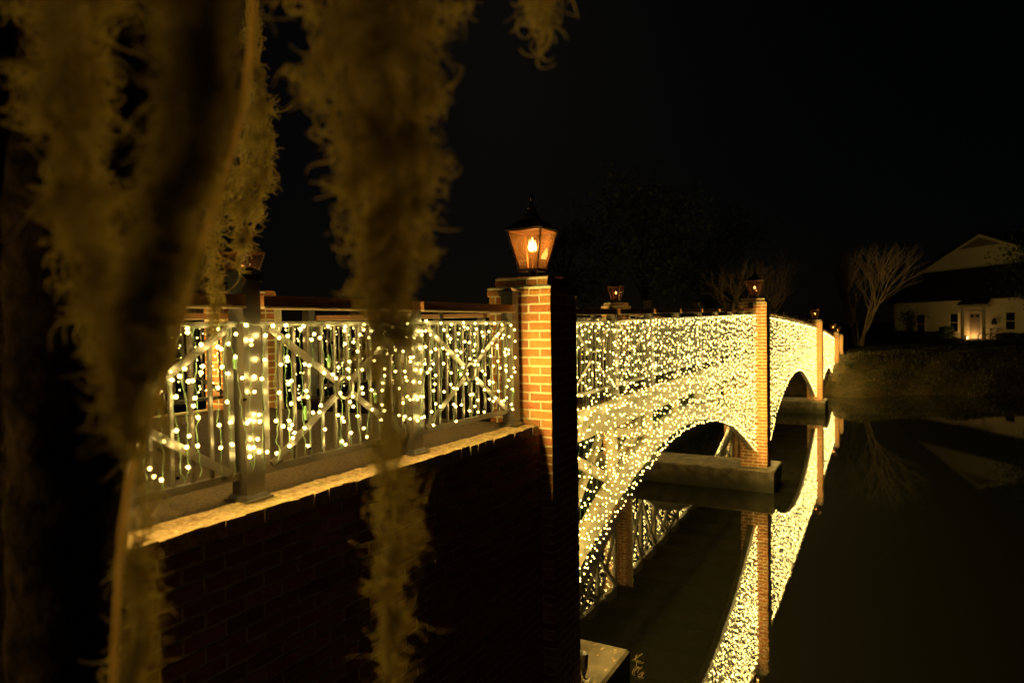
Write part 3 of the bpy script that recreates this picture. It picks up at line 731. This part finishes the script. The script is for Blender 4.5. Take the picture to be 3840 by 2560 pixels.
def moss(prof, depth, N, label, hang=.045, rad=.0011, thick=.5, edge=.5, stems=10, seed=1, tuft=14):
    """prof: (y, left, right) outline in the photo, built as a volume round its axis"""
    r = np.random.default_rng(seed)
    ys = V3([p[0] for p in prof], dtype=float); L = V3([p[1] for p in prof], dtype=float); R = V3([p[2] for p in prof], dtype=float)
    wgt = np.interp(np.linspace(ys[0], ys[-1], 400), ys, R-L)+40; cdf = np.cumsum(wgt)/wgt.sum()
    T = max(8, N//tuft); ti = r.integers(0, T, N)
    yt = np.interp(r.uniform(0, 1, T), cdf, np.linspace(ys[0], ys[-1], 400)); at_ = r.uniform(0, 2*pi, T); rt_ = r.uniform(0, 1, T)**edge
    px_m = 2560/depth; y = yt[ti]+r.normal(0, .011, N)*px_m
    l, q = np.interp(y, ys, L), np.interp(y, ys, R); hw = (q-l)/2; cx = (l+q)/2
    a = at_[ti]+r.normal(0, .12, N); rr = rt_[ti]*(1+r.normal(0, .05, N))
    tdir = r.normal(0, 1, (T, 3))[ti]
    # lumps along the length
    lump = 1+.18*np.sin(y*.021+3*np.cos(a)+seed)+.12*np.sin(y*.055+a*2)
    X = cx+hw*rr*np.cos(a)*lump*.92+r.normal(0, .006, N)*px_m; D = depth+(hw/2560*depth)*thick*rr*np.sin(a)*2
    P0 = EYE+D[:, None]*(FW+RT*((X-1920)/2560)[:, None]+UP*((1280-y)/2560)[:, None])
    K = 8; P = np.zeros((N, K, 3)); P[:, 0] = P0
    out = (RT[None]*np.cos(a)[:, None]+FW[None]*np.sin(a)[:, None])
    dr = V3([0, 0, -1.0])[None]*r.uniform(.1, 1.3, N)[:, None]+out*r.uniform(-.1, .55, N)[:, None]+tdir*.55+r.normal(0, .35, (N, 3))
    dr /= np.linalg.norm(dr, axis=1, keepdims=True)
    ax = r.normal(0, 1, (N, 3)); ax /= np.linalg.norm(ax, axis=1, keepdims=True); ang = r.uniform(.35, 1.05, N)*r.choice([-1, 1], N)
    seg = (hang*r.uniform(.45, 1.3, N)/(K-1))[:, None]
    longs = r.uniform(0, 1, N) < .05; seg[longs] *= 1.7
    for k in range(1, K):
        P[:, k] = P[:, k-1]+dr*seg
        c_, s_ = np.cos(ang)[:, None], np.sin(ang)[:, None]
        dr = dr*c_+np.cross(ax, dr)*s_+ax*(np.sum(ax*dr, 1, keepdims=True))*(1-c_)
    rd = np.linspace(1, .35, K)[None]*rad*r.uniform(.5, 1.15, N)[:, None]
    v, f = tubes(P, rd, 3); m = MB(); m.arrays(v, f)
    for s in range(stems):
        yy = np.linspace(ys[0]-80, ys[-1]*r.uniform(.6, 1.0) if s else ys[-1], 50); u = r.uniform(-.6, .6)
        Lx, Rx = np.interp(yy, ys, L), np.interp(yy, ys, R)
        xx = (Lx+Rx)/2+u*(Rx-Lx)/2+12*np.sin(yy*.012+s)+5*np.sin(yy*.05+2*s)
        dd = depth+r.uniform(-.5, .5)*thick*(Rx-Lx)/2560*depth
        pts = EYE+dd[:, None]*(FW+RT*((xx-1920)/2560)[:, None]+UP*((1280-yy)/2560)[:, None]); m.tube(pts, rad*1.3, 4)
    o = m.build('spanish_moss', 'moss'); tag(o, label, 'moss', 'spanish moss hanging from the oak'); return o
moss([(-150, 610, 900), (0, 610, 890), (400, 590, 860), (800, 530, 745), (1000, 490, 690), (1100, 460, 660), (1350, 410, 610), (1500, 420, 560), (1640, 450, 520)], .80, 5600,
     'huge blurred clump of hanging moss right of the dark trunk, upper left', rad=.0014, hang=.05, edge=.7, seed=3, stems=14)
moss([(-150, 60, 430), (0, 70, 430), (400, 90, 430), (800, 140, 450), (1000, 200, 480), (1150, 260, 500), (1350, 350, 510), (1450, 380, 500)], 1.0, 2600,
     'dim blurred clump of hanging moss before the dark trunk, far left', rad=.0015, hang=.055, edge=.7, seed=4, stems=12)
moss([(-150, 1060, 1770), (300, 1130, 1680), (700, 1215, 1660), (1000, 1300, 1580), (1150, 1350, 1540), (1250, 1370, 1530)], 1.05, 4600,
     'broad blurred moss curtain left of the large lantern, reaching down over the railing', rad=.0016, hang=.05, edge=.75, seed=5, stems=14)
moss([(1200, 1350, 1560), (1450, 1340, 1530), (1650, 1380, 1540), (1720, 1380, 1560)], 1.06, 330, 'thin see-through moss tail crossing the railing panel', rad=.0013, hang=.05, seed=6, stems=5, tuft=7)
moss([(1700, 1420, 1530), (1800, 1395, 1580), (1900, 1390, 1590), (2050, 1420, 1540), (2200, 1420, 1520), (2400, 1430, 1515), (2650, 1450, 1505)], 1.1, 700,
     'narrow moss tail hanging before the dark brick wall', rad=.0015, hang=.045, seed=8, stems=8)
moss([(60, 930, 965), (250, 940, 985), (400, 920, 1020), (560, 880, 1040), (700, 845, 1035), (800, 840, 1000), (860, 885, 940), (960, 885, 920), (1010, 892, 910)], 2.2, 2000,
     'small crisp moss clump hanging above the capped post', rad=.0020, hang=.05, seed=11, stems=7)
moss([(700, 780, 900), (850, 760, 850), (950, 760, 830), (1050, 770, 835), (1150, 780, 820), (1240, 788, 812)], 2.15, 500, 'thin moss tail ending just left of the capped post', rad=.0020, hang=.05, seed=12, stems=4, tuft=6)
moss([(-120, 1900, 2150), (-20, 1930, 2140), (60, 1960, 2100), (150, 2000, 2070), (185, 2010, 2050)], 1.2, 170, 'wispy moss tip at the top edge above the large lantern', rad=.0016, hang=.06, seed=14, stems=5, tuft=6)
moss([(2020, 470, 560), (2200, 460, 570), (2400, 450, 580), (2650, 440, 575)], 1.1, 900, 'low moss strand beside the trunk in the bottom left corner', rad=.0015, hang=.045, seed=15, stems=6)
moss([(1450, 520, 640), (1650, 500, 640), (1850, 500, 640), (1950, 500, 560)], 1.1, 150, 'see-through moss wisp between trunk and first railing panel', rad=.0013, hang=.05, seed=16, stems=3, tuft=6)

# ------------------------------------------------------------------ far trees
def bare_tree(base, height, spread, seed, label, r0_=.13, nstem=5):
    r = random.Random(seed); root = empty('bare_tree', base, label, 'tree', 'bare multi-stemmed trees on the far bank')
    stem, twig = MB(), MB()
    def grow(p, d, L, rad, lvl, mbx):
        pts = [p]; dd = V3(d, dtype=float); n = 5
        for k in range(n):
            dd = dd+V3([r.gauss(0, .10), r.gauss(0, .10), r.gauss(.03, .05)]); dd /= np.linalg.norm(dd); pts.append(pts[-1]+dd*L/n)
        rs = np.linspace(rad, rad*.6, n+1); mbx.tube(pts, rs, 6 if lvl < 2 else 3, cap=False)
        if lvl >= 5: return
        nb2 = 3 if lvl in (1, 2, 4) else 2
        for b_ in range(nb2):
            az = r.uniform(0, 2*pi); tl2 = r.uniform(.22, .52) if lvl else r.uniform(.10, .28)
            s = V3([cos(az), sin(az), 0.]); s -= dd*(s@dd); s /= np.linalg.norm(s)+1e-9
            nd = dd*cos(tl2)+s*sin(tl2); nd[2] += .04
            grow(pts[-1 if b_ < 2 else 3], nd/np.linalg.norm(nd), L*r.uniform(.62, .85), rad*.55, lvl+1, stem if lvl < 1 else (stem if lvl < 2 else twig))
    for k in range(nstem):
        a = 2*pi*k/nstem+r.uniform(-.3, .3); t_ = r.uniform(.6, 1)*spread
        d = V3([cos(a)*t_, sin(a)*t_, 1.0]); d /= np.linalg.norm(d)
        grow(V3([base[0]+cos(a)*.18, base[1]+sin(a)*.18, base[2]-.1]), d, height*.27, r0_, 0, stem)
    stem.build('trunk', 'pale_bark', root, smooth=True); twig.build('twigs', 'pale_bark', root, kind='stuff')
def ground(px, dep):
    p = at(px, 1190, dep); return V3([p[0], p[1], float(bank_h(V3([p[0]]), V3([p[1]]))[0])])
bare_tree(tuple(ground(3218, 45)), 8.0, .42, 4, 'pale bare tree with several stems standing on the far bank', .085, 8)
bare_tree(tuple(ground(2835, 53)), 8.2, .75, 9, 'wide bare tree behind the lantern of the slim pillar', .12, 7)
def leafy(base, height, cw, seed, label, n=2600, leaf=.22, m_='leaf_dark'):
    r = np.random.default_rng(seed); root = empty('oak_tree', base, label, 'tree', 'dark leafy trees on the far bank')
    b = V3(base); m = MB(); pts = [b+V3([0, 0, -.2]), b+V3([.2, .1, height*.25]), b+V3([0, .3, height*.5]), b+V3([.3, 0, height*.8])]
    m.tube(pts, [.35, .28, .2, .07], 8)
    cl = []
    for k in range(15):
        a = r.uniform(0, 2*pi); rr = r.uniform(.3, .85)*cw; zc = height*r.uniform(.35, .92); e = b+V3([cos(a)*rr, sin(a)*rr, zc]); cl.append(e)
        m.tube([b+V3([0, .1, zc*.55]), (b+e)/2+V3([0, 0, zc*.32]), e], [.1, .06, .02], 5)
    m.build('trunk', 'bark', root, smooth=True)
    cl = V3(cl); c = cl[r.integers(0, len(cl), n)]+r.normal(0, 1, (n, 3))*V3([cw*.22, cw*.22, height*.07])
    q = r.normal(0, 1, (n, 3)); q /= np.linalg.norm(q, axis=1, keepdims=True); s = np.cross(q, r.normal(0, 1, (n, 3))); s /= np.linalg.norm(s, axis=1, keepdims=True)
    sz = leaf*r.uniform(.5, 1.2, n)[:, None]; v = np.stack([c-q*sz, c+s*sz*.4, c+q*sz, c-s*sz*.4], 1).reshape(-1, 3)
    m = MB(); m.arrays(v, np.arange(4*n).reshape(-1, 4)); m.build('crown', m_, root, kind='stuff')
leafy(tuple(ground(2420, 62)), 15, 6.5, 21, 'faint tall oak in the darkness behind the first span', 4000, .3)
leafy(tuple(ground(2660, 74)), 13, 6, 22, 'faint oak in the darkness left of the slim pillar lantern', 3000, .3)
leafy(tuple(ground(2120, 80)), 14, 6, 23, 'barely visible oak right behind the large lantern', 2600, .3)
leafy(tuple(ground(3960, 46)), 9, 3.4, 24, 'dark leafy tree at the right edge in front of the house', 2600, .16)

# ------------------------------------------------------------------ house
AX = -(V3([FW[0], FW[1], 0])-.066*r0); AX /= np.linalg.norm(AX)      # along the front, towards the viewer's right
NR = V3([AX[1], -AX[0], 0]);
f0 = V3([cos(AL), sin(AL), 0]); P0h = 55*f0+36*r0; P0h[2] = 1.85
if NR @ (EYE-P0h) < 0: NR = -NR
def hp(s, d, z): return P0h-AX*s*1.0+NR*d+V3([0, 0, z-1.85])        # s grows away from the viewer
def hbox(mb, s0, s1, d0, d1, z0, z1):
    v = [hp(s, d, z) for z in (z0, z1) for (s, d) in ((s0, d0), (s1, d0), (s1, d1), (s0, d1))]
    mb.add(v, [(0,3,2,1),(4,5,6,7),(0,1,5,4),(1,2,6,5),(2,3,7,6),(3,0,4,7)])
house = empty('house', tuple(P0h), 'cream clapboard house with a big gable on the far bank', 'house')
def hs(px, d=0.): u = (px-1920)/2560.; return (36-d-55*u)/(u+.066)
m = MB(); hbox(m, -9.5, 8.3, -9, 0, 1.5, 5.05); m.build('wall', 'house_wall', house)
for k in range(22):                                                     # clapboards, joined: under ten pixels each
    pass
m = MB()
for k in range(23): 
    z0 = 1.9+k*.135; hbox(m, -9.45, 8.25, .001, .012+.0005*(k % 2), z0+.012, z0+.13)
m.build('clapboards', 'house_wall', house, kind='stuff')
# skirt roof and gable
m = MB(); v = [hp(-10, .5, 5.02), hp(8.8, .5, 5.02), hp(8.8, -2.5, 7.7), hp(-10, -2.5, 7.7), hp(-10, .5, 5.14), hp(8.8, .5, 5.14), hp(8.8, -2.5, 7.85), hp(-10, -2.5, 7.85)]
m.add(v, [(0,3,2,1),(4,5,6,7),(0,1,5,4),(1,2,6,5),(2,3,7,6),(3,0,4,7)]); m.build('skirt_roof', 'roof_shingle', house)
m = MB(); v = [hp(8.6, -2.5, 7.8), hp(-6.6, -2.5, 7.8), hp(1.0, -2.5, 10.5), hp(8.6, -9, 7.8), hp(-6.6, -9, 7.8), hp(1.0, -9, 10.5)]
m.add(v, [(0,1,2),(3,5,4),(0,2,5,3),(1,4,5,2),(0,3,4,1)]); m.build('gable_wall', 'house_wall', house)
m = MB()
for sgn in (0, 1):
    s_e = 9.3 if sgn == 0 else -7.3
    v = [hp(s_e, -2.2, 7.62), hp(1.0, -2.2, 10.56), hp(1.0, -9.5, 10.56), hp(s_e, -9.5, 7.62)]; v += [p_+V3([0, 0, .12]) for p_ in v]
    m.add(v, [(0,3,2,1),(4,5,6,7),(0,1,5,4),(1,2,6,5),(2,3,7,6),(3,0,4,7)])
m.build('gable_roof', 'roof_shingle', house)
m = MB(); v = [hp(3.3, -2.47, 9.45), hp(-1.3, -2.47, 9.45), hp(1.0, -2.47, 10.22), hp(3.3, -2.52, 9.45), hp(-1.3, -2.52, 9.45), hp(1.0, -2.52, 10.22)]
m.add(v, [(0,1,2),(3,5,4),(0,2,5,3),(1,4,5,2),(0,3,4,1)]); m.build('gable_vent', 'door_paint', house)
m = MB(); hbox(m, 8.5, -6.5, -2.49, -2.44, 7.72, 7.95); m.build('gable_trim', 'house_trim', house)
def window(pl, pr, zt_, zb_):
    s0, s1 = hs(pr), hs(pl); f = MB()
    hbox(f, s0-.08, s0, .013, .06, zb_-.1, zt_+.1); hbox(f, s1, s1+.08, .013, .06, zb_-.1, zt_+.1); hbox(f, s0, s1, .013, .06, zt_, zt_+.1); hbox(f, s0, s1, .013, .075, zb_-.1, zb_)
    hbox(f, s0, s1, .02, .045, (zt_+zb_)/2-.025, (zt_+zb_)/2+.025)
    wf = f.build('window', 'house_wall', house)
    for (za, zc) in ((zb_, (zt_+zb_)/2-.025), ((zt_+zb_)/2+.025, zt_)):
        p_ = MB(); hbox(p_, s0, s1, .0135, .026, za, zc); p_.build('pane', 'dark_glass', wf)
window(3442, 3470, 3.95, 2.35); window(3565, 3595, 3.98, 2.55); window(3775, 3810, 3.98, 2.75)
# porch: roof, columns, door
s0, s1 = hs(3702, 1.5), hs(3586, 1.5)
m = MB(); v = [hp(s0, 1.5, 4.62), hp(s1, 1.5, 4.62), hp(s1+.9, .02, 5.1), hp(s0+1.5, .02, 5.1)]; v += [p_+V3([0, 0, .14]) for p_ in v]
m.add(v, [(0,1,2,3),(7,6,5,4),(0,4,5,1),(1,5,6,2),(2,6,7,3),(3,7,4,0)]); m.build('porch_roof', 'roof_shingle', house)
m = MB(); hbox(m, s0+.1, s1-.1, 1.30, 1.42, 4.42, 4.61); m.build('porch_beam', 'house_trim', house)
m = MB(); hbox(m, s0-.2, s1+1.2, .013, 1.6, 1.6, 1.88); m.build('porch_floor', 'concrete', house)
for sc in (hs(3607, 1.36), hs(3688, 1.36)):
    m = MB(); hbox(m, sc-.08, sc+.08, 1.28, 1.44, 1.88, 4.42); m.build('porch_column', 'house_trim', house)
sd0, sd1 = hs(3680)+.0, hs(3638)
fd = MB(); hbox(fd, sd0-.14, sd0, .013, .06, 1.88, 4.14); hbox(fd, sd1, sd1+.14, .013, .06, 1.88, 4.14); hbox(fd, sd0, sd1, .013, .06, 3.98, 4.14); fd.build('door_frame', 'house_trim', house)
fd = MB(); hbox(fd, sd0, sd1, .013, .045, 1.88, 3.97); dr_ = fd.build('door', 'door_paint', house)
sm_ = (sd0+sd1)/2
for c_2 in (-.27, .27):
    fd = MB(); hbox(fd, sm_+c_2-.15, sm_+c_2+.15, .0455, .05, 3.68, 3.86); fd.build('door_light', 'dark_glass', dr_)
fd = MB(); fd.lathe([(.03, 0), (.035, .03), (.02, .05)], tuple(hp(sd0+.12, .07, 2.85)), 8); fd.build('handle', 'copper_frame', dr_)
# wall ornament shaped like a bell
so_ = hs(3731); fd = MB(); prof = [(-.26, -.25), (.26, -.25), (.24, -.12), (.2, .05), (.12, .2), (0, .27), (-.12, .2), (-.2, .05), (-.24, -.12)]
v = [hp(so_+a, .02, 3.35+b_) for a, b_ in prof]+[hp(so_+a*.8, .12, 3.35+b_*.8) for a, b_ in prof]; n = len(prof)
fd.add(v, [(i, (i+1) % n, n+(i+1) % n, n+i) for i in range(n)]+[tuple(range(n, 2*n)), tuple(range(n-1, -1, -1))]); fd.build('wall_ornament', 'black_paint', house)
# low porch lamp beside the door, hooded on the pond side, lit in the photograph
lc = hp(hs(3626, .55), .55, 1.881)
pl_ = empty('porch_lamp', tuple(lc), 'small hooded lamp glowing low beside the house door', 'lamp')
m = MB(); m.lathe([(.07, 0), (.07, .02), (.02, .03), (.02, .10), (.05, .12)], tuple(lc), 10); m.build('base', 'black_paint', pl_)
m = MB(); m.lathe([(.03, .12), (.06, .15), (.06, .24), (.02, .28)], tuple(lc), 10); m.build('bulb', PORCH, pl_)
m = MB(); sc_ = hs(3626, .55); hbox(m, sc_-.11, sc_+.11, .66, .68, 1.885, 2.24); m.build('hood', 'black_paint', pl_)
# hedges
def hedge(s_a, s_b, d0, d1, zt_, seed, label, name='hedge'):
    r = np.random.default_rng(seed); n = int(1500*(abs(s_b-s_a)/4+.4))
    s = r.uniform(s_a, s_b, n); d = r.uniform(d0, d1, n); z = r.uniform(1.75, zt_, n)*1.0
    edge_ = .12*np.sin(s*2.3+seed)+.06*np.sin(s*5.1); z = np.minimum(z, zt_+edge_)
    # round the shoulders
    lim = zt_-(.35*np.abs((s-(s_a+s_b)/2)/((s_b-s_a)/2))**4); z = np.minimum(z, lim+edge_)
    c = P0h-AX*s[:, None]+NR*d[:, None]; c[:, 2] = z
    q = r.normal(0, 1, (n, 3)); q /= np.linalg.norm(q, axis=1, keepdims=True); t_ = np.cross(q, r.normal(0, 1, (n, 3))); t_ /= np.linalg.norm(t_, axis=1, keepdims=True)
    sz = .13*r.uniform(.6, 1.2, n)[:, None]; v = np.stack([c-q*sz, c+t_*sz*.6, c+q*sz, c-t_*sz*.6], 1).reshape(-1, 3)
    m = MB(); m.arrays(v, np.arange(4*n).reshape(-1, 4)); tag(m.build(name, 'hedge'), label, 'hedge', 'dark hedges in front of the house')
hedge(hs(3560, 1.1), 8.6, .5, 1.7, 2.52, 31, 'long dark hedge under the left window of the house')
hedge(hs(3562, .8), hs(3535, .8), .4, 1.2, 2.95, 32, 'small round shrub below the window left of the porch', 'shrub')
hedge(5.6, 8.4, 1.6, 3.0, 3.0, 33, 'large round shrub at the left end of the house', 'shrub')
hedge(-9, hs(3752, 1), .5, 1.5, 2.5, 34, 'dark hedge under the right window of the house')
def shrub_tree(s, d, h, seed, label):
    r = np.random.default_rng(seed); base = hp(s, d, 1.8); root = empty('young_tree', tuple(base), label, 'tree'); m = MB()
    for k in range(16):
        a = r.uniform(0, 2*pi); e = base+V3([cos(a)*.9*r.uniform(.3, 1), sin(a)*.9*r.uniform(.3, 1), h*r.uniform(.55, 1)]); m.tube([base, base+(e-base)*.5+V3([0, 0, .25]), e], [.03, .018, .006], 4)
    m.build('trunk', 'bark', root); n = 260; c = base+r.normal(0, 1, (n, 3))*V3([.5, .5, .45])+V3([0, 0, h*.72]); q = r.normal(0, 1, (n, 3))*.07; t_ = r.normal(0, 1, (n, 3))*.05
    m = MB(); m.arrays(np.stack([c-q, c+t_, c+q], 1).reshape(-1, 3), np.arange(3*n).reshape(-1, 3)); m.build('crown', 'hedge', root, kind='stuff')
shrub_tree(3.9, 1.6, 2.6, 5, 'thin young tree before the left house window')

# bicycles
def bicycle(s, d, label, rot=0, basket=False):
    base = hp(s, d, 1.86); root = empty('bicycle', tuple(base), label, 'bicycle', 'bicycles parked by the porch')
    u = AX*cos(rot)+NR*sin(rot)
    def q(a, z, lat=0): return base+u*a+np.cross(u, V3([0, 0, 1.]))*lat+V3([0, 0, z])
    for wx in (-.52, .52):
        m = MB(); n = 20; m.tube([q(wx+.33*cos(2*pi*k/n), .34+.33*sin(2*pi*k/n)) for k in range(n+1)], .028, 6, cap=False); wh = m.build('wheel', 'black_rubber', root, smooth=True)
        m = MB()
        for k in range(8): m.tube([q(wx, .34), q(wx+.31*cos(k*pi/4+.2), .34+.31*sin(k*pi/4+.2))], .003, 3)
        m.build('spoke', 'grey_conduit', wh)
    m = MB()
    for a_, b_2 in (((-.52, .34), (-.12, .34)), ((-.52, .34), (-.2, .78)), ((-.12, .34), (-.24, .9)), ((-.12, .34), (.36, .82)), ((-.2, .78), (.36, .86)), ((.52, .34), (.34, 1.0))): m.tube([q(*a_), q(*b_2)], .017, 6)
    m.build('frame', 'grey_conduit', root)
    m = MB(); m.tube([q(.25, 1.03, -.27), q(.34, 1.02, -.1), q(.34, 1.02, .1), q(.25, 1.03, .27)], .014, 6); m.build('handlebar', 'black_paint', root)
    m = MB(); m.tube([q(-.37, .93), q(-.25, .95), q(-.12, .93)], [.07, .05, .02], 6); m.build('saddle', 'black_paint', root)
    if basket:
        m = MB(); c0 = q(.52, .8)
        for z_ in (0, .08, .16, .22): m.tube([q(.42, .82+z_, -.15), q(.68, .82+z_, -.15), q(.68, .82+z_, .15), q(.42, .82+z_, .15), q(.42, .82+z_, -.15)], .012, 4)
        m.build('basket', 'black_paint', root)
bicycle(hs(3700, 2.4), 2.4, 'bicycle parked in front of the house door, rear wheel before the door', pi*.97)
bicycle(hs(3722, 2.9), 2.9, 'bicycle with a dark front basket, right of the house door', .06, True)
